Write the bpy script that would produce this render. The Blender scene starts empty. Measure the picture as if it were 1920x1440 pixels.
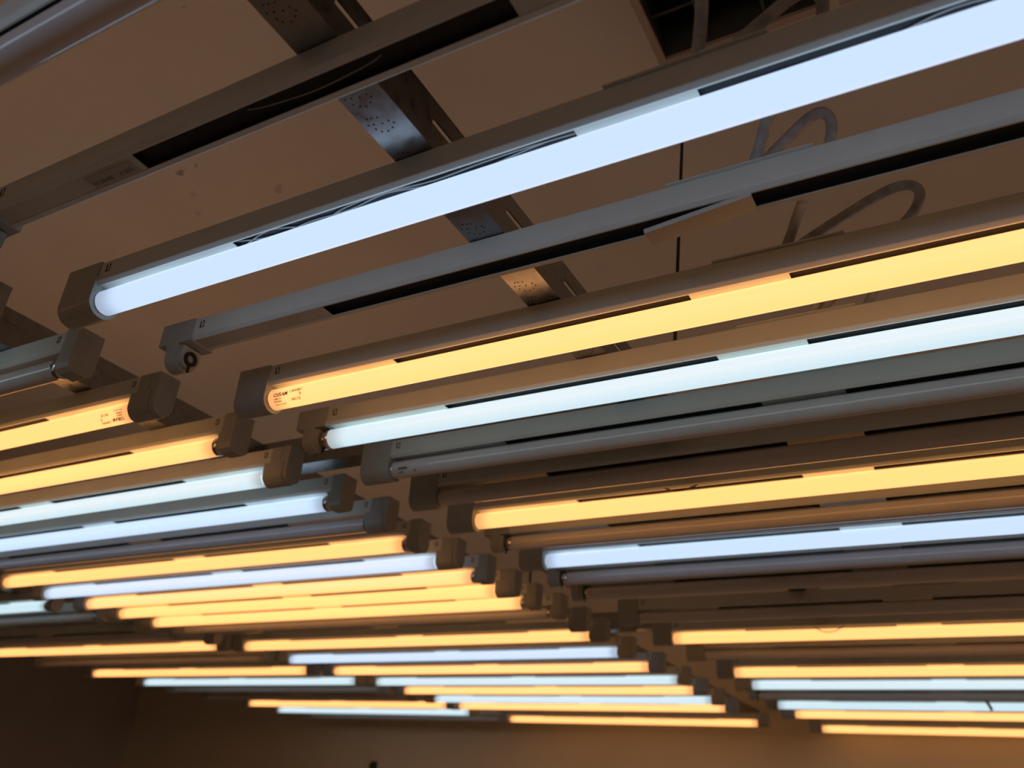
import bpy, bmesh, math, random
from mathutils import Vector, Matrix

random.seed(7)
S = bpy.context.scene
COL = S.collection

# ------------------------------------------------------------------ camera
CZ = 1.75                                   # camera height above the floor (m)
cam_d = bpy.data.cameras.new('camera')
cam = bpy.data.objects.new('camera', cam_d)
COL.objects.link(cam)
right = Vector((0.87711069, 0.47528025, 0.06917753))
up = Vector((0.16415491, -0.43201606, 0.88680059))
fwd = Vector((-0.45136461, 0.76646644, 0.45694549))
M = Matrix.Identity(4)
for i in range(3):
    M[i][0], M[i][1], M[i][2] = right[i], up[i], -fwd[i]
M[2][3] = CZ
cam.matrix_world = M
cam_d.sensor_width = 36.0
cam_d.lens = 1578.4 / 1920.0 * 36.0
cam_d.clip_start = 0.02
cam_d.dof.use_dof = True
cam_d.dof.focus_distance = 0.80
cam_d.dof.aperture_fstop = 6.2
S.camera = cam

# ------------------------------------------------------------------ world, exposure
w = bpy.data.worlds.new('world')
S.world = w
w.use_nodes = True
w.node_tree.nodes['Background'].inputs[0].default_value = (0.5, 0.55, 0.62, 1)
w.node_tree.nodes['Background'].inputs[1].default_value = 0.02
vs = S.view_settings
vs.view_transform = 'Standard'
vs.look = 'None'
vs.exposure = 0.0
vs.gamma = 1.0
vs.use_curve_mapping = False
cy = S.cycles
cy.use_light_tree = False
cy.max_bounces = 4
cy.diffuse_bounces = 3
cy.glossy_bounces = 2
cy.transmission_bounces = 0
cy.caustics_reflective = False
cy.caustics_refractive = False

TUBE_GAIN = 1.0
WARM = (1.80, 0.75, 0.235)
COOL = (0.60, 0.81, 0.91)
BLUE = (0.58, 0.77, 1.04)

# ------------------------------------------------------------------ materials
def mat(name, color, rough=0.5, metal=0.0, noise=0.0, nscale=40.0, bump=0.0, coat=0.0, spec=0.5, color2=None, rnoise=0.0):
    m = bpy.data.materials.new(name)
    m.use_nodes = True
    nt = m.node_tree
    b = nt.nodes['Principled BSDF']
    b.inputs['Base Color'].default_value = (*color, 1)
    b.inputs['Roughness'].default_value = rough
    b.inputs['Metallic'].default_value = metal
    b.inputs['Coat Weight'].default_value = coat
    b.inputs['Coat Roughness'].default_value = 0.05
    b.inputs['Specular IOR Level'].default_value = spec
    if noise or bump or rnoise:
        tc = nt.nodes.new('ShaderNodeTexCoord')
        n = nt.nodes.new('ShaderNodeTexNoise')
        n.inputs['Scale'].default_value = nscale
        n.inputs['Detail'].default_value = 6
        nt.links.new(tc.outputs['Object'], n.inputs['Vector'])
        if noise:
            r = nt.nodes.new('ShaderNodeMix')
            r.data_type = 'RGBA'
            c2 = color2 or tuple(c * (1 - noise) for c in color)
            r.inputs['A'].default_value = (*c2, 1)
            r.inputs['B'].default_value = (*color, 1)
            mr = nt.nodes.new('ShaderNodeMapRange')
            mr.inputs['From Min'].default_value = 0.35
            mr.inputs['From Max'].default_value = 0.65
            nt.links.new(n.outputs['Fac'], mr.inputs['Value'])
            nt.links.new(mr.outputs['Result'], r.inputs['Factor'])
            nt.links.new(r.outputs['Result'], b.inputs['Base Color'])
        if rnoise:
            mr2 = nt.nodes.new('ShaderNodeMapRange')
            mr2.inputs['From Min'].default_value = 0.3
            mr2.inputs['From Max'].default_value = 0.7
            mr2.inputs['To Min'].default_value = rough - rnoise
            mr2.inputs['To Max'].default_value = rough + rnoise
            nt.links.new(n.outputs['Fac'], mr2.inputs['Value'])
            nt.links.new(mr2.outputs['Result'], b.inputs['Roughness'])
        if bump:
            bp = nt.nodes.new('ShaderNodeBump')
            bp.inputs['Strength'].default_value = bump
            bp.inputs['Distance'].default_value = 0.002
            nt.links.new(n.outputs['Fac'], bp.inputs['Height'])
            nt.links.new(bp.outputs['Normal'], b.inputs['Normal'])
    return m

def tube_mat(name, color, gain):
    """Lit fluorescent tube: phosphor glows, weaker over the electrodes at both ends."""
    m = bpy.data.materials.new(name)
    m.use_nodes = True
    nt = m.node_tree
    b = nt.nodes['Principled BSDF']
    b.inputs['Base Color'].default_value = (0.75, 0.75, 0.73, 1)
    b.inputs['Roughness'].default_value = 0.2
    b.inputs['Emission Color'].default_value = (*color, 1)
    tc = nt.nodes.new('ShaderNodeTexCoord')
    sx = nt.nodes.new('ShaderNodeSeparateXYZ')
    nt.links.new(tc.outputs['Object'], sx.inputs[0])
    ab = nt.nodes.new('ShaderNodeMath'); ab.operation = 'ABSOLUTE'
    nt.links.new(sx.outputs['X'], ab.inputs[0])
    mr = nt.nodes.new('ShaderNodeMapRange')
    mr.interpolation_type = 'SMOOTHSTEP'
    mr.inputs['From Min'].default_value = 0.597
    mr.inputs['From Max'].default_value = 0.565
    mr.inputs['To Min'].default_value = 0.55 * gain
    mr.inputs['To Max'].default_value = gain
    nt.links.new(ab.outputs[0], mr.inputs['Value'])
    nt.links.new(mr.outputs['Result'], b.inputs['Emission Strength'])
    m.cycles.emission_sampling = 'FRONT'
    return m

MT = {
    'housing': mat('white_enamel_steel', (0.77, 0.82, 0.775), 0.36, noise=0.08, nscale=14, rnoise=0.05),
    'plate': mat('white_enamel_plate', (0.66, 0.69, 0.64), 0.4, noise=0.2, nscale=9),
    'cap': mat('grey_plastic', (0.49, 0.52, 0.49), 0.45, noise=0.08, nscale=60),
    'socket': mat('white_socket_plastic', (0.62, 0.62, 0.6), 0.35),
    'black': mat('black_plastic', (0.012, 0.012, 0.014), 0.5),
    'slot_core': mat('dark_slot_core', (0.02, 0.02, 0.022), 0.55, noise=0.3, nscale=30),
    'wire': mat('grey_wire_insulation', (0.42, 0.42, 0.42), 0.4),
    'warm': tube_mat('tube_warm_white', WARM, TUBE_GAIN),
    'cool': tube_mat('tube_cool_white', COOL, TUBE_GAIN),
    'blue': tube_mat('tube_daylight', BLUE, TUBE_GAIN),
    'unlit': mat('tube_unlit_phosphor', (0.80, 0.80, 0.81), 0.16, coat=1.0, noise=0.05, nscale=20),
    'chrome': mat('aluminium_tube_cap', (0.78, 0.77, 0.75), 0.22, metal=1.0),
    'ink': mat('printed_ink', (0.03, 0.025, 0.02), 0.6),
    'zinc': mat('galvanised_steel', (0.36, 0.37, 0.385), 0.32, metal=1.0, noise=0.14, nscale=90, rnoise=0.08, bump=0.05),
    'cable': mat('grey_cable_sheath', (0.56, 0.56, 0.56), 0.5, noise=0.35, nscale=90),
    'hole': mat('punched_hole', (0.004, 0.004, 0.004), 0.9),
    'vent': mat('vent_frame_enamel', (0.50, 0.40, 0.31), 0.5, noise=0.1, nscale=30),
    'vent_in': mat('vent_blade_enamel', (0.075, 0.082, 0.075), 0.6, noise=0.25, nscale=25),
    'floor': mat('grey_floor', (0.72, 0.72, 0.72), 0.6, noise=0.2, nscale=3),
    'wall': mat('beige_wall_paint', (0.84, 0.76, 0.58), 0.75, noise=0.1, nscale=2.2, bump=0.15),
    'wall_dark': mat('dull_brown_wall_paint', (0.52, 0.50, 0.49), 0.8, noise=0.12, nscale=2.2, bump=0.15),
    'sticker': mat('type_plate_sticker', (0.48, 0.46, 0.43), 0.5),
    'iron': mat('dark_iron', (0.05, 0.05, 0.05), 0.5),
}

# ceiling paint with a few dirt stains of their own
def ceiling_mat():
    m = mat('painted_ceiling_board', (0.85, 0.81, 0.71), 0.7, noise=0.06, nscale=5.0, bump=0.12)
    nt = m.node_tree
    b = nt.nodes['Principled BSDF']
    base_link = b.inputs['Base Color'].links[0].from_socket
    geo = nt.nodes.new('ShaderNodeNewGeometry')
    nz = nt.nodes.new('ShaderNodeTexNoise'); nz.inputs['Scale'].default_value = 55
    nt.links.new(geo.outputs['Position'], nz.inputs['Vector'])
    acc = None
    for (x, y, r, k) in ((-1.146, 0.719, 0.022, 1.0), (-1.118, 0.722, 0.011, 0.8), (-1.160, 0.728, 0.013, 0.8),
                         (-1.182, 0.778, 0.018, 0.25), (-1.019, 0.833, 0.022, 0.35), (-1.221, 0.821, 0.018, 0.25), (-0.871, 0.47, 0.008, 0.4)):
        d = nt.nodes.new('ShaderNodeVectorMath'); d.operation = 'DISTANCE'
        nt.links.new(geo.outputs['Position'], d.inputs[0])
        d.inputs[1].default_value = (x, y, CZ + 1.0)
        a = nt.nodes.new('ShaderNodeMath'); a.operation = 'MULTIPLY_ADD'     # distance + wobble
        nt.links.new(nz.outputs['Fac'], a.inputs[0]); a.inputs[1].default_value = r * 2.2
        nt.links.new(d.outputs['Value'], a.inputs[2])
        mr = nt.nodes.new('ShaderNodeMapRange')
        mr.inputs['From Min'].default_value = r * 1.55
        mr.inputs['From Max'].default_value = r * 1.15
        mr.inputs['To Max'].default_value = k * 0.85
        nt.links.new(a.outputs[0], mr.inputs['Value'])
        if acc is None:
            acc = mr.outputs['Result']
        else:
            mx = nt.nodes.new('ShaderNodeMath'); mx.operation = 'MAXIMUM'
            nt.links.new(acc, mx.inputs[0]); nt.links.new(mr.outputs['Result'], mx.inputs[1])
            acc = mx.outputs[0]
    mix = nt.nodes.new('ShaderNodeMix'); mix.data_type = 'RGBA'
    nt.links.new(acc, mix.inputs['Factor'])
    nt.links.new(base_link, mix.inputs['A'])
    mix.inputs['B'].default_value = (0.07, 0.06, 0.05, 1)
    nt.links.new(mix.outputs['Result'], b.inputs['Base Color'])
    return m
MT['ceiling'] = ceiling_mat()

# ------------------------------------------------------------------ helpers
class MB:
    def __init__(self):
        self.v, self.f, self.sm = [], [], []
    def add(self, verts, faces, smooth=False):
        o = len(self.v)
        self.v += [tuple(p) for p in verts]
        self.f += [tuple(i + o for i in f) for f in faces]
        self.sm += [smooth] * len(faces)
        return self
    def box(self, x0, x1, y0, y1, z0, z1):
        vs = [(x, y, z) for z in (z0, z1) for y in (y0, y1) for x in (x0, x1)]
        return self.add(vs, [(0, 2, 3, 1), (4, 5, 7, 6), (0, 1, 5, 4), (2, 6, 7, 3), (0, 4, 6, 2), (1, 3, 7, 5)])
    def prism_x(self, prof, x0, x1, smooth=False):
        """closed (y, z) outline, counter-clockwise seen from +x, swept along x"""
        n = len(prof)
        vs = [(x0, y, z) for y, z in prof] + [(x1, y, z) for y, z in prof]
        self.add(vs, [(i, (i + 1) % n, (i + 1) % n + n, i + n) for i in range(n)], smooth)
        o = len(self.v) - 2 * n
        self.f += [tuple(o + i for i in reversed(range(n))), tuple(o + n + i for i in range(n))]
        self.sm += [False, False]
        return self
    def cyl_x(self, x0, x1, r, n=24, cy=0, cz=0, caps=True):
        prof = [(cy + r * math.cos(2 * math.pi * i / n), cz + r * math.sin(2 * math.pi * i / n)) for i in range(n)]
        return self.prism_x(prof, x0, x1, True)
    def path(self, pts, r, n=10):
        pts = [Vector(p) for p in pts]
        t0 = (pts[1] - pts[0]).normalized()
        a = t0.orthogonal().normalized()
        rings = []
        for i, p in enumerate(pts):
            t = (pts[min(i + 1, len(pts) - 1)] - pts[max(i - 1, 0)]).normalized()
            a = (a - t * a.dot(t)).normalized()
            b = t.cross(a)
            rings.append([p + (a * math.cos(2 * math.pi * k / n) + b * math.sin(2 * math.pi * k / n)) * r for k in range(n)])
        vs = [q for rg in rings for q in rg]
        fs = [(i * n + k, i * n + (k + 1) % n, (i + 1) * n + (k + 1) % n, (i + 1) * n + k) for i in range(len(rings) - 1) for k in range(n)]
        o = len(self.v)
        self.add(vs, fs, True)
        m = len(vs)
        self.f += [tuple(o + i for i in reversed(range(n))), tuple(o + m - n + i for i in range(n))]
        self.sm += [False, False]
        return self
    def mesh(self, name, material):
        me = bpy.data.meshes.new(name)
        me.from_pydata(self.v, [], self.f)
        me.polygons.foreach_set('use_smooth', self.sm)
        me.materials.append(MT[material] if isinstance(material, str) else material)
        me.update()
        bm = bmesh.new(); bm.from_mesh(me)
        bmesh.ops.recalc_face_normals(bm, faces=bm.faces)
        bm.to_mesh(me); bm.free()
        return me

def spline(P, k=6):
    P = [Vector(p) for p in P]
    out = []
    for i in range(len(P) - 1):
        a, b, c, d = P[max(i - 1, 0)], P[i], P[i + 1], P[min(i + 2, len(P) - 1)]
        for j in range(k):
            t = j / k
            out.append(0.5 * ((2 * b) + (c - a) * t + (2 * a - 5 * b + 4 * c - d) * t * t + (3 * b - a - 3 * c + d) * t ** 3))
    out.append(P[-1])
    return out

def ob(name, me, parent=None, loc=(0, 0, 0), rz=0.0):
    o = bpy.data.objects.new(name, me)
    COL.objects.link(o)
    o.location = loc
    o.rotation_euler = (0, 0, rz)
    o.parent = parent
    return o

def tag(o, label=None, cat=None, group=None, kind=None):
    for k, v in (('label', label), ('category', cat), ('group', group), ('kind', kind)):
        if v:
            o[k] = v
    return o

# ------------------------------------------------------------------ the room
X0, X1, Y0, Y1 = -5.23, 2.6, -2.6, 4.16
HC = CZ + 1.0                               # ceiling height
tag(ob('floor', MB().box(X0 - .1, X1 + .1, Y0 - .1, Y1 + .1, -0.1, 0).mesh('floor', 'floor')), 'grey floor far below the lights', None, None, 'structure')
tag(ob('wall_back', MB().box(X0 - .1, X1 + .1, Y1, Y1 + .1, 0, HC + .03).mesh('wall_back', 'wall')), 'beige painted wall behind the last row of lights', None, None, 'structure')
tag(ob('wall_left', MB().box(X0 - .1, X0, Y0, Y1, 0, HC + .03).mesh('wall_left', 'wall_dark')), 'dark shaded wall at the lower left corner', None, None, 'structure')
tag(ob('wall_right', MB().box(X1, X1 + .1, Y0, Y1, 0, HC + .03).mesh('wall_right', 'wall')), 'beige wall on the right', None, None, 'structure')
tag(ob('wall_front', MB().box(X0 - .1, X1 + .1, Y0 - .1, Y0, 0, HC + .03).mesh('wall_front', 'wall')), 'beige wall behind the viewer', None, None, 'structure')
ceil = tag(ob('ceiling', MB().box(X0 - .1, X1 + .1, Y0 - .1, Y1 + .1, HC, HC + .05).mesh('ceiling', 'ceiling')), 'brownish painted ceiling with a few dirt spots', None, None, 'structure')

# ------------------------------------------------------------------ mounting rails (galvanised C channels)
ZR = 0.4684                                  # underside of the rails, above the camera
RW, RH, RT = 0.037, 0.047, 0.0012

def rail_mesh(length, slotted=True):
    """channel along +y from 0, x from 0 to RW, underside z = 0, slots punched in both sides"""
    mb = MB()
    mb.box(0, RW, 0, length, 0, RT)
    for xs in (0, RW - RT):
        z0, z1 = 0.0225, 0.0285
        mb.box(xs, xs + RT, 0, length, RT, z0)
        mb.box(xs, xs + RT, 0, length, z1, RH)
        y = 0.0
        P = 0.1235
        k = 0
        while y < length:
            # slot 0.035 long, bridge, small hole 0.007, bridge
            edges = [(0.035, 0.055), (0.062, P)]
            for a, b in edges:
                if y + a < length:
                    mb.box(xs, xs + RT, y + a, min(y + b, length), z0, z1)
            y += P
    return mb.mesh('channel', 'zinc')

def perforation_mesh(length):
    mb = MB()
    rnd = random.Random(3)
    patt = [(.0, .0), (.004, .001), (.008, .002), (-.003, .006), (.002, .007), (.0, .012), (.003, .016), (.009, .009), (.015, .008), (.017, .012), (.013, .016), (.008, .018)]
    y = 0.01
    while y < length - 0.03:
        flip = rnd.random() < .5
        for px, py in patt:
            x = 0.0075 + (0.017 - px if flip else px) + rnd.uniform(-.0006, .0006)
            yy = y + py + rnd.uniform(-.0006, .0006)
            n, r = 6, 0.00085
            mb.add([(x + r * math.cos(2 * math.pi * i / n), yy + r * math.sin(2 * math.pi * i / n), -0.00015) for i in range(n)], [tuple(range(n))])
        y += 0.0285 if rnd.random() < .75 else 0.042
    return mb.mesh('pinholes', 'hole')

def rail(x, y0, y1, label, along_x=False, pins=True, phase=0.0):
    if along_x:
        # here x..: from x=y0 to x=y1 along X, near face at y = x
        root = ob('mounting_rail', None, None, (y0, x + RW, CZ + ZR), -math.pi / 2)
    else:
        root = ob('mounting_rail', None, None, (x, y0, CZ + ZR), 0)
    tag(root, label, 'rail', 'galvanised rails above the lights')
    L = y1 - y0
    ob('channel', rail_mesh(L), root)
    if pins:
        tag(ob('pinholes', perforation_mesh(min(L, 3.6)), root), None, None, None, 'stuff')
    return root

rail(-0.364, 0.521 - 0.1235 * 20, Y1, 'long galvanised slotted rail running down from the top edge beside the right-hand bank')
rail(-1.0345, 0.4455 - 0.1235 * 20, Y1, 'long galvanised slotted rail above the right ends of the middle bank')
rail(-2.02, -1.0, Y1, 'galvanised rail above the left ends of the middle bank', pins=False)
rail(-2.42, -1.0, Y1, 'galvanised rail above the right ends of the left-hand bank', pins=False)
rail(-3.25, -1.0, Y1, 'galvanised rail above the left ends of the left-hand bank', pins=False)
rail(0.30, -2.0, Y1, 'galvanised rail above the far right ends of the right-hand bank', pins=False)
rail(0.908, -1.0345 + RW + .0005, -0.3645, 'short crosswise galvanised rail joining the long rails near the icy white light', along_x=True, pins=False)
rail(2.155, -1.0345 + RW + .0005, -0.3645, 'short crosswise slotted rail in the gap between banks, far back', along_x=True, pins=False)

# ------------------------------------------------------------------ batten luminaires
ZT = 0.4275                                  # tube axis above the camera
hw, hb, hl = 0.0150, 0.0115, 0.0106          # half widths: body, bottom, slot
z_b, z_2, z_t = 0.0145, 0.0185, 0.0405       # bottom, shoulder, top (relative to the tube axis)
th = 0.0008

def housing_mesh(half, sgn=1):
    """folded steel channel, open below, with a narrow lip on one side and a wider one on the other"""
    ln, lf = 0.0104, 0.0070
    p = [(-ln, z_b), (-hb, z_b), (-hb - .0004, z_b + .0002), (-hw + .0003, z_2 - .0006), (-hw, z_2), (-hw, z_t - .001), (-hw + .001, z_t), (hw - .001, z_t), (hw, z_t - .001), (hw, z_2), (hw - .0003, z_2 - .0006), (hb + .0004, z_b + .0002), (hb, z_b), (lf, z_b),
         (lf, z_b + th), (hb - .0004, z_b + th), (hw - th, z_2 + .0003), (hw - th, z_t - th), (-hw + th, z_t - th), (-hw + th, z_2 + .0003), (-hb + .0004, z_b + th), (-ln, z_b + th)]
    return MB().prism_x([(y * sgn, z) for y, z in p], -half, half).mesh('housing', 'housing')

def plate_mesh(x0, x1, sgn=1):
    y0, y1 = sorted((-0.0103 * sgn, 0.0069 * sgn))
    return MB().box(x0, x1, y0, y1, z_b + .0002, z_b + .0012).mesh('cover_plate', 'plate')

def round_profile(r, ztop, n=14, flat=0.0):
    """outline with a flat top at ztop, straight sides and a rounded bottom round the tube axis"""
    p = [(r, ztop), (-r, ztop)]
    for i in range(n + 1):
        a = math.pi + math.pi * i / n
        p.append((r * math.cos(a), r * math.sin(a) + 0.0))
    return p

def chamfer_profile(r, ztop):
    return [(r, ztop), (-r, ztop), (-r, -0.004), (-r * .9, -0.011), (-r * .55, -0.0155), (r * .55, -0.0155), (r * .9, -0.011), (r, -0.004)]

CW = 0.0165
def cap_mesh(kind):
    """end cap on the +x end"""
    mb = MB()
    if kind == 'RA':                         # long block round the tube
        mb.prism_x(round_profile(CW, 0.015), 0.600, 0.6495)
        mb.box(0.600, 0.650, -CW, CW, 0.0145, 0.0409)
    elif kind == 'RB':                       # box end with a slim hanging lamp holder
        mb.box(0.600, 0.650, -CW, CW, 0.0135, 0.0409)
        mb.prism_x([(CW, 0.014), (-CW, 0.014), (-CW, .0125), (-.0148, .008)] + round_profile(.0148, .004)[2:] + [(.0148, .008), (CW, .0125)], 0.620, 0.637)
        mb.prism_x(round_profile(.0125, .012), 0.6125, 0.6205)
    elif kind == 'MB':                       # slim end plate
        mb.prism_x(chamfer_profile(CW, 0.0409), 0.614, 0.637)
        mb.prism_x(round_profile(.0128, .012), 0.606, 0.6145)
    else:                                    # 'MA': end plate with a rounded collar
        mb.prism_x(round_profile(CW * .93, 0.0409), 0.630, 0.648)
        mb.prism_x(round_profile(CW, 0.0165), 0.602, 0.6395)
        mb.box(0.612, 0.632, -CW * .97, CW * .97, 0.015, 0.0405)
    me = mb.mesh('end_cap', 'cap')
    return me

def socket_mesh():
    """ring of the rotary lamp holder, facing inwards (-x) on the +x end"""
    mb = MB()
    n = 24
    x = 0.6105
    for r0, r1 in ((0.0046, 0.0086),):
        vs = []
        for r in (r0, r1):
            for xx in (x, 0.6128):
                vs += [(xx, r * math.cos(2 * math.pi * i / n), r * math.sin(2 * math.pi * i / n) - .001) for i in range(n)]
        f = []
        for i in range(n):
            j = (i + 1) % n
            f += [(i, j, 2 * n + j, 2 * n + i), (i, n + i, n + j, j), (2 * n + i, 2 * n + j, 3 * n + j, 3 * n + i)]
        mb.add(vs, f)
    mb.box(x, 0.6128, -0.0011, 0.0011, -0.0175, -0.006)
    return mb.mesh('lamp_socket', 'black')

def clip_mesh(s):
    """small latch window in one side of the housing next to the cap, +x end"""
    mb = MB()
    y0, y1 = sorted((s * hw, s * (hw + .00025)))
    for a, b, c, d in ((0, .006, 0, .0012), (0, .0011, 0, .0085), (.0045, .0062, 0, .0085), (0, .003, .0075, .0088)):
        mb.box(a, b, y0, y1, .0268 + c, .0268 + d)
    return mb.mesh('latch_window', 'black')

ME = {
    'housR': housing_mesh(0.602), 'housL': housing_mesh(0.620), 'housM': housing_mesh(0.620, -1),
    'p_endR': plate_mesh(-0.600, -0.4185), 'p_midR': plate_mesh(-0.080, 0.011), 'p_end2R': plate_mesh(0.4185, 0.600),
    'p_endM': plate_mesh(-0.600, -0.4185, -1), 'p_midM': plate_mesh(-0.080, 0.011, -1), 'p_end2M': plate_mesh(0.4185, 0.600, -1),
    'RA': cap_mesh('RA'), 'RB': cap_mesh('RB'), 'MA': cap_mesh('MA'), 'MB': cap_mesh('MB'),
    'socket': socket_mesh(), 'latch-1': clip_mesh(-1), 'latch1': clip_mesh(1),
    'strip': MB().box(-0.0555, 0.0605, -hw - .0022, hw - .002, z_t, z_t + .0011).mesh('mounting_strip', 'housing'),
    'slot_core': MB().box(-0.56, 0.56, -.0125, .0125, z_b + .0060, z_t - .002).mesh('slot_core', 'slot_core'),  # near-black box filling the channel, blackens the open slot
    'ring': MB().cyl_x(0.597, 0.6085, 0.0130, 28).mesh('metal_cap', 'chrome'),
    'pins': MB().cyl_x(0.597, 0.602, 0.0120, 16).mesh('metal_cap', 'chrome'),
}
TR = 0.0127
def tube_shell(k, n=20):
    mb = MB()
    ring = [(TR * math.cos(2 * math.pi * i / n), TR * math.sin(2 * math.pi * i / n)) for i in range(n)]
    mb.add([(x, y, z) for x in (-0.597, 0.597) for y, z in ring], [(i, (i + 1) % n, (i + 1) % n + n, i + n) for i in range(n)], True)
    return mb.mesh('fluorescent_tube', k)
for k in ('warm', 'cool', 'blue', 'unlit'):
    ME['tube_' + k] = tube_shell(k)
def wire_mesh(seed):
    r = random.Random(seed)
    mb = MB()
    for q in range(2):
        pts = []
        for i in range(9):
            x = -0.42 + 0.34 * i / 8
            pts.append((x, -0.005 + r.uniform(-.002, .009), z_b + .0035 + r.uniform(0, .0022)))
        mb.path(spline(pts, 5), 0.0008, 6)
    pts = [(0.02 + 0.39 * i / 8, r.uniform(-.006, .006), z_b + .0035 + r.uniform(0, .0022)) for i in range(9)]
    mb.path(spline(pts, 5), 0.0008, 6)
    return mb.mesh('lead_wire', 'wire')
ME['wire'] = wire_mesh(1)

def text_mesh(lines, rtube, theta0, name='printed_marking', material='ink'):
    """lettering wrapped on the tube: lines of (text, size, x start, arc offset v)"""
    dg = None
    mb = MB()
    for (txt, size, x, v) in lines:
        cu = bpy.data.curves.new('lettering', 'FONT')
        cu.body = txt; cu.size = size; cu.resolution_u = 2; cu.offset = size * .035
        to = bpy.data.objects.new('lettering', cu)
        COL.objects.link(to)
        dg = bpy.context.evaluated_depsgraph_get(); dg.update()
        me = bpy.data.meshes.new_from_object(to.evaluated_get(dg))
        vs = []
        for p in me.vertices:
            a = theta0 - (v + p.co.y) / rtube
            vs.append((x + p.co.x, -(rtube + .00035) * math.cos(a), -(rtube + .00035) * math.sin(a)))
        mb.add(vs, [tuple(f.vertices) for f in me.polygons])
        bpy.data.objects.remove(to); bpy.data.meshes.remove(me); bpy.data.curves.remove(cu)
    me = bpy.data.meshes.new(name)
    me.from_pydata(mb.v, [], mb.f)
    me.materials.append(MT[material])
    return me

ORD = ['', 'first', 'second', 'third', 'fourth', 'fifth', 'sixth', 'seventh', 'eighth', 'ninth', 'tenth', 'eleventh', 'twelfth', 'thirteenth', 'fourteenth', 'fifteenth', 'sixteenth', 'seventeenth', 'eighteenth', 'nineteenth', 'twentieth', 'twenty-first', 'twenty-second', 'twenty-third', 'twenty-fourth']
LOOK = {'warm': 'glowing amber tube batten light', 'cool': 'glowing icy white tube batten light', 'blue': 'glowing bluish white tube batten light', 'unlit': 'switched-off grey tube batten light', None: 'empty batten light without a tube'}
BANK = {'R': 'right-hand bank', 'M': 'middle bank', 'L': 'left-hand bank'}

def luminaire(bank, y, xend, state, lcap, rcap, label, rot=False, long_body=True, wire=False, midplate=True):
    """xend: visible glass end (left end for R, right end for M and L)"""
    xc = xend + 0.6 if bank == 'R' else xend - 0.6
    root = ob('batten_luminaire', None, None, (xc, y, CZ + ZT), math.pi if rot else 0.0)
    tag(root, label, 'light fixture', 'batten lights in the ' + BANK[bank])
    if rot:
        lcap, rcap = rcap, lcap
    ob('housing', ME['housR' if bank == 'R' else 'housM' if rot else 'housL'], root)
    ob('slot_core', ME['slot_core'], root)
    bk = 'M' if rot else 'R'
    ob('cover_plate', ME['p_end' + bk], root)
    ob('cover_plate', ME['p_end2' + bk], root)
    if midplate:
        ob('cover_plate', ME['p_mid' + bk], root)
    if bank == 'R' and y < 2:
        ob('mounting_strip', ME['strip'], root)
    if wire:
        ob('lead_wire', ME['wire'], root)
    for c, sgn in ((lcap, -1), (rcap, 1)):
        e = ob('end_cap', ME[c], root, (0, 0, 0), 0 if sgn > 0 else math.pi)
        if c == 'RB':
            ob('lamp_socket', ME['socket'], e)
        xl = 0.588 if c[0] == 'R' else 0.600
        ob('latch_window', ME['latch%d' % (sgn * (1 if rot else -1))], root, (sgn * xl - (0.003 if sgn > 0 else -0.003), 0, 0), 0 if sgn > 0 else math.pi)
    t = None
    if state:
        t = ob('fluorescent_tube', ME['tube_' + state], root)
        for c, sgn in ((lcap, -1), (rcap, 1)):
            ob('metal_cap', ME['ring' if c[1] == 'B' else 'pins'], t, (0, 0, 0), 0 if sgn > 0 else math.pi)
    return root, t

xR, xM, xL = -0.7147, -0.9063, -2.2156
# y, x offset of the visible end, state, left cap, right cap
RB_ = [
    (0.0600, 0.000, 'blue', 'RA', 'RA', 'bluish white tube batten light ahead of the top-left corner one'),
    (0.1775, 0.000, 'unlit', 'RA', 'RA', 'switched-off tube batten light cut by the top-left corner of the photo'),
    (0.2980, 0.000, None, 'RB', 'RB', 'empty batten light with open black slot and small printed type plate'),
    (0.4170, -0.010, 'blue', 'RA', 'RA', 'largest glowing bluish white tube batten light, brightest near the top right'),
    (0.5350, -0.004, None, 'RB', 'RB', 'empty batten light with bare round socket and drooping cover plate'),
    (0.6520, -0.001, 'warm', 'RA', 'RA', 'big glowing amber tube batten light with upright printed brand lettering'),
    (0.7720, -0.010, 'cool', 'RB', 'RA', 'glowing icy white tube batten light just below the big lettered amber one'),
    (0.8940, 0.006, 'unlit', 'RA', 'RA', None),
    (1.0140, 0.008, 'unlit', 'RA', 'RA', None),
    (1.1310, 0.003, 'warm', 'RA', 'RA', None),
    (1.2550, 0.002, 'unlit', 'RB', 'RA', None),
    (1.3730, 0.010, 'blue', 'RA', 'RA', None),
    (1.4950, -0.004, 'unlit', 'RB', 'RA', None),
    (1.6150, -0.008, 'unlit', 'RB', 'RA', None),
    (1.8550, 0.012, 'unlit', 'RA', 'RA', None),
    (2.0940, 0.010, 'warm', 'RA', 'RA', None),
    (2.3150, 0.026, 'unlit', 'RA', 'RA', None),
    (2.6030, 0.025, 'warm', 'RA', 'RA', None),
    (2.8360, 0.018, 'cool', 'RA', 'RA', None),
    (3.0620, -0.010, 'unlit', 'RB', 'RA', None),
    (3.2950, -0.007, 'cool', 'RB', 'RA', None),
    (3.5480, 0.001, 'warm', 'RA', 'RA', None),
    (4.0250, 0.012, 'warm', 'RA', 'RA', None),
]
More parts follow.
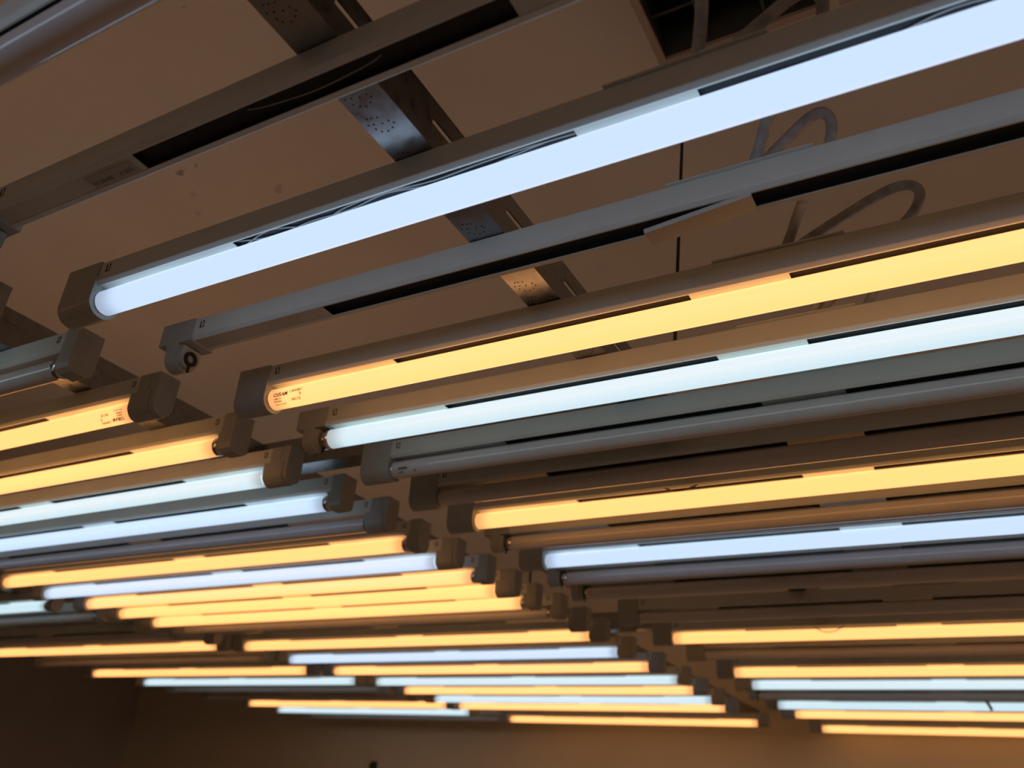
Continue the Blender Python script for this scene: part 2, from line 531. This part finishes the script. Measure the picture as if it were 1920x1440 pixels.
MB_ = [
    (0.3780, 0.006, 'cool', 'MA', 'MB', 'batten light cut by the left edge, only its dark cap corner showing'),
    (0.4950, 0.007, 'unlit', 'MA', 'MB', 'switched-off grey tube batten light with chrome ring, first at the left edge'),
    (0.6110, -0.004, 'warm', 'MA', 'MA', 'glowing amber tube batten light with upside-down printed brand lettering'),
    (0.7390, 0.012, 'warm', 'MA', 'MB', 'glowing amber tube batten light just below the upside-down lettered one'),
    (0.8570, -0.008, 'cool', 'MA', 'MA', None),
    (0.9790, 0.007, 'blue', 'MA', 'MB', None),
    (1.0900, 0.003, 'unlit', 'MA', 'MA', None),
    (1.2090, 0.000, 'warm', 'MA', 'MB', None),
    (1.3240, -0.005, 'blue', 'MA', 'MA', None),
    (1.4390, 0.008, 'warm', 'MA', 'MB', None),
    (1.5520, -0.003, 'warm', 'MA', 'MA', None),
    (1.6670, 0.000, 'warm', 'MA', 'MB', None),
    (1.7680, 0.015, 'unlit', 'MA', 'MB', None),
    (1.9050, 0.004, None, 'MA', 'MA', None),
    (2.0270, 0.004, 'warm', 'MA', 'MA', None),
    (2.2560, -0.012, 'blue', 'MA', 'MA', None),
    (2.4900, -0.008, 'warm', 'MA', 'MA', None),
    (2.7320, 0.002, 'cool', 'MA', 'MB', None),
    (2.9500, -0.018, 'warm', 'MA', 'MA', None),
    (3.1850, -0.025, 'cool', 'MA', 'MA', None),
    (3.4010, -0.036, 'warm', 'MA', 'MA', None),
    (3.8640, -0.028, 'warm', 'MA', 'MA', None),
]
LB_ = [
    (1.4280, -0.040, 'cool', 'MA', 'MB', None),
    (1.5600, -0.005, 'unlit', 'MA', 'MB', None),
    (1.6900, 0.000, None, 'MA', 'MB', None),
    (1.8200, 0.010, 'unlit', 'MA', 'MB', None),
    (2.0050, 0.015, 'warm', 'MA', 'MA', None),
    (2.2250, 0.000, 'unlit', 'MA', 'MB', None),
    (2.4740, -0.014, 'warm', 'MA', 'MA', None),
    (2.7120, 0.025, 'cool', 'MA', 'MA', None),
    (2.9100, -0.010, 'unlit', 'MA', 'MA', None),
    (3.1500, -0.030, 'unlit', 'MA', 'MA', None),
    (3.3830, 0.018, 'warm', 'MA', 'MA', None),
    (3.6300, -0.012, 'cool', 'MA', 'MA', None),
    (3.8500, 0.030, 'unlit', 'MA', 'MA', None),
]
def fill_luminaire(bank, xc, y, state, label):  # unseen lit fittings, added to brighten the ceiling and undersides
    root = ob('batten_luminaire', None, None, (xc, y, CZ + ZT), 0)
    tag(root, label, 'light fixture', 'added fill batten lights outside the picture')
    ob('housing', ME['housR'], root)
    ob('end_cap', ME['RA'], root)
    ob('end_cap', ME['RA'], root, (0, 0, 0), math.pi)
    ob('fluorescent_tube', ME['tube_' + state], root)
for i in range(7):
    fill_luminaire('R', xR + .6, -0.06 - .12 * i, ('warm', 'cool', 'warm')[i % 3], '%s unseen fill batten light, added behind the viewer in line with the right-hand bank' % ORD[i + 1])
for i in range(6):
    fill_luminaire('M', xM - .6, 0.26 - .12 * i, ('warm', 'cool', 'warm')[i % 3], '%s unseen fill batten light, added beside the viewer in line with the middle bank' % ORD[i + 1])
for i in range(20):
    fill_luminaire('S', 1.28, -0.5 + .235 * i, ('warm', 'cool', 'warm')[i % 3], '%s unseen fill batten light from the front, added as a next bank rightwards' % ORD[i + 1])

made = {}
for bank, rows, x0 in (('R', RB_, xR), ('M', MB_, xM), ('L', LB_, xL)):
    n = len(rows)
    off = 1 if bank == 'R' else 0            # the very first right-hand one is out of the picture
    for i, (y, dx, st, lc, rc, lab) in enumerate(rows):
        front, back = i + 1 - off, n - i
        if lab is None:
            if back == 1:
                pos = 'last before the back wall'
            elif back <= front:
                pos = ORD[back] + ' from the back wall'
            else:
                pos = ORD[front] + ' from the front'
            lab = '%s, %s in the %s' % (LOOK[st], pos, BANK[bank])
        made[(bank, i)] = luminaire(bank, y, x0 + dx, st, lc, rc, lab, rot=(bank == 'M'), wire=(bank == 'R' and i == 3),
                                    midplate=not (bank == 'R' and i == 4))

# drooping cover plate of the empty fitting with the bare socket
root = made[('R', 4)][0]
pl = MB()
pl.box(-0.088, 0, -hl, hl, 0, .001)
pl.box(-0.088, 0, -hl - .0006, -hl, 0, .004)
pl.box(-0.088, 0, hl, hl + .0006, 0, .004)
o = ob('cover_plate', pl.mesh('drooping_plate', 'plate'), root, (0.011, 0, z_b - .001))
o.rotation_euler = (0.14, math.radians(-6.5), 0)
o['label'] = 'loose cover plate drooping from the slot'

# one thin wire crossing the open slot of the empty fitting near the top left
wp = MB().path(spline([(-.30, -.004, z_b + .0045), (-.285, -.002, z_b + .003), (-.24, .001, z_b + .0022), (-.195, -.001, z_b + .003), (-.18, -.003, z_b + .0045)], 8), 0.0005, 6)
ob('lead_wire', wp.mesh('lead_wire', 'wire'), made[('R', 2)][0])

# type plate on the empty fitting near the top left
root = made[('R', 2)][0]
me = MB().box(-0.4800, -0.4250, -.0068, .0060, z_b - .0002, z_b + .0001).mesh('type_plate', 'sticker')
o = ob('type_plate', me, root)
def flat_text(lines):
    mb = MB()
    for (txt, size, x, y) in lines:
        cu = bpy.data.curves.new('lettering', 'FONT')
        cu.body = txt; cu.size = size; cu.resolution_u = 2
        to = bpy.data.objects.new('lettering', cu); COL.objects.link(to)
        dg = bpy.context.evaluated_depsgraph_get(); dg.update()
        m2 = bpy.data.meshes.new_from_object(to.evaluated_get(dg))
        mb.add([(x + p.co.x, y - p.co.y, z_b - .0004) for p in m2.vertices], [tuple(f.vertices) for f in m2.polygons])
        bpy.data.objects.remove(to); bpy.data.meshes.remove(m2); bpy.data.curves.remove(cu)
    me = bpy.data.meshes.new('printed_number'); me.from_pydata(mb.v, [], mb.f); me.materials.append(MT['ink'])
    return me
ob('printed_number', flat_text([('PG 206482', .0052, -0.4770, .0028), ('X 2015', .0052, -0.4450, .0028)]), o)

# printing on the tubes
TH = math.radians(33)
L827 = [('OSRAM', .0066, -0.588, .0035), ('LUMILUX', .0028, -0.588, .0000), ('INTERNA', .0028, -0.588, -.0032), ('Made in Germany', .0024, -0.588, -.0068),
        ('L 36W/827', .0042, -0.5635, .0058), ('\u24c3', .0040, -0.549, .0010), ('EAC', .0040, -0.561, -.0042), ('CE', .0042, -0.5525, -.0042)]
t = made[('R', 5)][1]
ob('printed_marking', text_mesh(L827, TR, TH), t)['label'] = 'dark maker lettering printed on the tube end'
t = made[('M', 2)][1]
# this fitting hangs the other way round: lettering at its local -x end on the far-turned side
mk = text_mesh([(a, b, c, d) for a, b, c, d in L827], TR, math.pi - TH)
o = ob('printed_marking', mk, t)
o['label'] = 'dark maker lettering printed on the tube end, upside down'
t = made[('R', 7)][1]
ob('printed_marking', text_mesh([('OSRAM', .0045, -0.585, .002), ('L 36W', .003, -0.585, -.003), ('CE', .0035, -0.560, -.003)], TR, TH), t)

# ------------------------------------------------------------------ feed cables looping from fitting to fitting
ys = [r[0] for r in RB_]
for i in range(2, 8):
    k = {5: 1.9, 3: 1.25}.get(i, 1.0)
    ya, yb = ys[i], ys[i + 1]
    d = yb - ya
    z0 = CZ + ZT + z_t - 0.002
    P = [(-0.106, ya, z0), (-0.106 + .006 * k, ya + .002, z0 + .012), (-0.106 + .026 * k, ya + .004, z0 + .033), (-0.106 + .046 * k, ya + .006, z0 + .051), (-0.106 + .056 * k, ya + .010, z0 + .055),
         (-0.106 + .060 * k, ya + .017, z0 + .048), (-0.106 + .054 * k, ya + .028, z0 + .034), (-0.106 + .038 * k, ya + .050, z0 + .028), (-0.086, yb - .030, z0 + .030), (-0.100, yb - .010, z0 + .016), (-0.112, yb, z0)]
    if i == 2:
        P = P[:6] + [(-0.046, ya + .04, z0 + .070), (-0.075, ya + .065, z0 + .085), (-0.098, yb - .034, z0 + .062), (-0.106, yb - .020, z0 + .030), (-0.113, yb - .010, z0 + .001)]
    c = ob('feed_cable', MB().path(spline(P, 6), 0.0046, 12).mesh('feed_cable', 'cable'))
    lab = {2: 'grey feed cable dropping straight down with a dark cut end at the top right', 3: 'grey feed cable looping under the ceiling vent, top right', 4: 'grey feed cable loop below the largest bluish tube',
           5: 'grey feed cable loop just above the big lettered amber tube', 6: 'grey feed cable end between the amber and icy white lights', 7: 'grey feed cable hidden behind the first switched-off grey tube'}[i]
    tag(c, lab, 'cable', 'feed cables between fittings')

def rod(x, y, lean_y, z0, r, material, label, name, cat):
    z0 += CZ
    top = (x, y + lean_y * (HC - z0), HC)
    tag(ob(name, MB().path([(x, y, z0), top], r, 8).mesh(name, material)), label, cat, 'hangers between rails and ceiling')
rod(-0.2526, 0.772, 0.146, ZT + z_t, 0.0021, 'black', 'thin black wire hanging straight down behind the empty light near the cable loops', 'hanging_wire', 'wire')
rod(-1.016, 1.893, 0.0, ZR + RH, 0.0030, 'iron', 'thin dark hanger rod in the gap between the middle and right-hand banks', 'hanger_rod', 'rod')
rod(-0.345, 2.00, 0.0, ZR + RH, 0.0030, 'iron', 'hanger rod hidden behind the right-hand bank', 'hanger_rod', 'rod')

# ------------------------------------------------------------------ ceiling vent box, open underside, top right
vz = CZ + 0.90
vx0, vx1, vy0, vy1 = -0.263, -0.049, 0.40, 0.773
v = tag(ob('ceiling_vent', None, None, (vx0, vy0, vz)), 'open box vent with tan rim and dark blades at the top right', 'vent')
W_, L_ = vx1 - vx0, vy1 - vy0
fr, cs = MB(), MB()
for a in ((0, .010, 0, L_), (W_ - .010, W_, 0, L_), (.010, W_ - .010, 0, .010), (.010, W_ - .010, L_ - .010, L_)):
    fr.box(a[0], a[1], a[2], a[3], 0, 0.006)
for a in ((.003, .009, .003, L_ - .003), (W_ - .009, W_ - .003, .003, L_ - .003), (.009, W_ - .009, .003, .009), (.009, W_ - .009, L_ - .009, L_ - .003)):
    cs.box(a[0], a[1], a[2], a[3], 0.006, 0.0985)
ob('rim', fr.mesh('rim', 'vent'), v)
ob('casing', cs.mesh('casing', 'vent_in'), v)
ob('back_panel', MB().box(.010, W_ - .010, .010, L_ - .010, .085, .095).mesh('back_panel', 'vent_in'), v)
for k in range(4):
    y = 0.03 + k * 0.092
    bl = MB().add([(.010, y, .02), (W_ - .010, y, .02), (W_ - .010, y + .045, .085), (.010, y + .045, .085), (.010, y + .004, .02), (W_ - .010, y + .004, .02), (W_ - .010, y + .049, .085), (.010, y + .049, .085)],
                  [(0, 1, 2, 3), (4, 5, 6, 7), (0, 1, 5, 4), (2, 3, 7, 6), (0, 3, 7, 4), (1, 2, 6, 5)])
    ob('blade', bl.mesh('blade', 'vent_in'), v)
for k in range(2):
    x = 0.065 + k * 0.075
    ob('cross_blade', MB().box(x, x + .004, .010, L_ - .010, .012, .085).mesh('cross_blade', 'vent_in'), v)
v2 = tag(ob('ceiling_vent', None, None, (vx1 + .012, vy0, vz)), 'second box vent with tan rim at the top edge, cut off', 'vent')
fr = MB()
for a in ((0, .030, 0, L_), (W_ - .010, W_, 0, L_), (.030, W_ - .010, 0, .010), (.030, W_ - .010, L_ - .010, L_)):
    fr.box(a[0], a[1], a[2], a[3], 0, 0.0985)
ob('frame', fr.mesh('frame', 'vent'), v2)
ob('back_panel', MB().box(.030, W_ - .010, .010, L_ - .010, .085, .095).mesh('back_panel', 'vent_in'), v2)

# ------------------------------------------------------------------ small things
P = [(-0.384, 1.116, CZ + .4425), (-0.370, 1.113, CZ + .4365), (-0.352, 1.112, CZ + .4365), (-0.336, 1.116, CZ + .4425)]
def wire_part(owner, pts, r, material, name):
    rt = made[owner][0]
    inv = Matrix.Translation(rt.location) @ Matrix.Rotation(rt.rotation_euler.z, 4, 'Z')
    inv = inv.inverted()
    return ob(name, MB().path([inv @ Vector(p) for p in spline(pts, 6)], r, 8).mesh(name, material), rt)
wire_part(('R', 9), P, 0.0011, 'black', 'loose_wire')
P = [(-0.36, 2.078, CZ + .4425), (-0.34, 2.073, CZ + .430), (-0.315, 2.073, CZ + .430), (-0.295, 2.078, CZ + .4425)]
wire_part(('R', 15), P, 0.0010, 'black', 'loose_wire')
P = [(-0.055, 3.272, CZ + .446), (-0.047, 3.270, CZ + .432), (-0.040, 3.271, CZ + .414)]
wire_part(('R', 20), P, 0.0046, 'black', 'cable_tie')
hk = MB().box(-3.164, -3.128, 4.142, 4.16, CZ + .17, CZ + .225)
hk.box(-3.154, -3.138, 4.122, 4.143, CZ + .185, CZ + .212)
tag(ob('wall_hook', hk.mesh('wall_hook', 'iron')), 'small dark hook on the back wall at the bottom edge', 'hook')
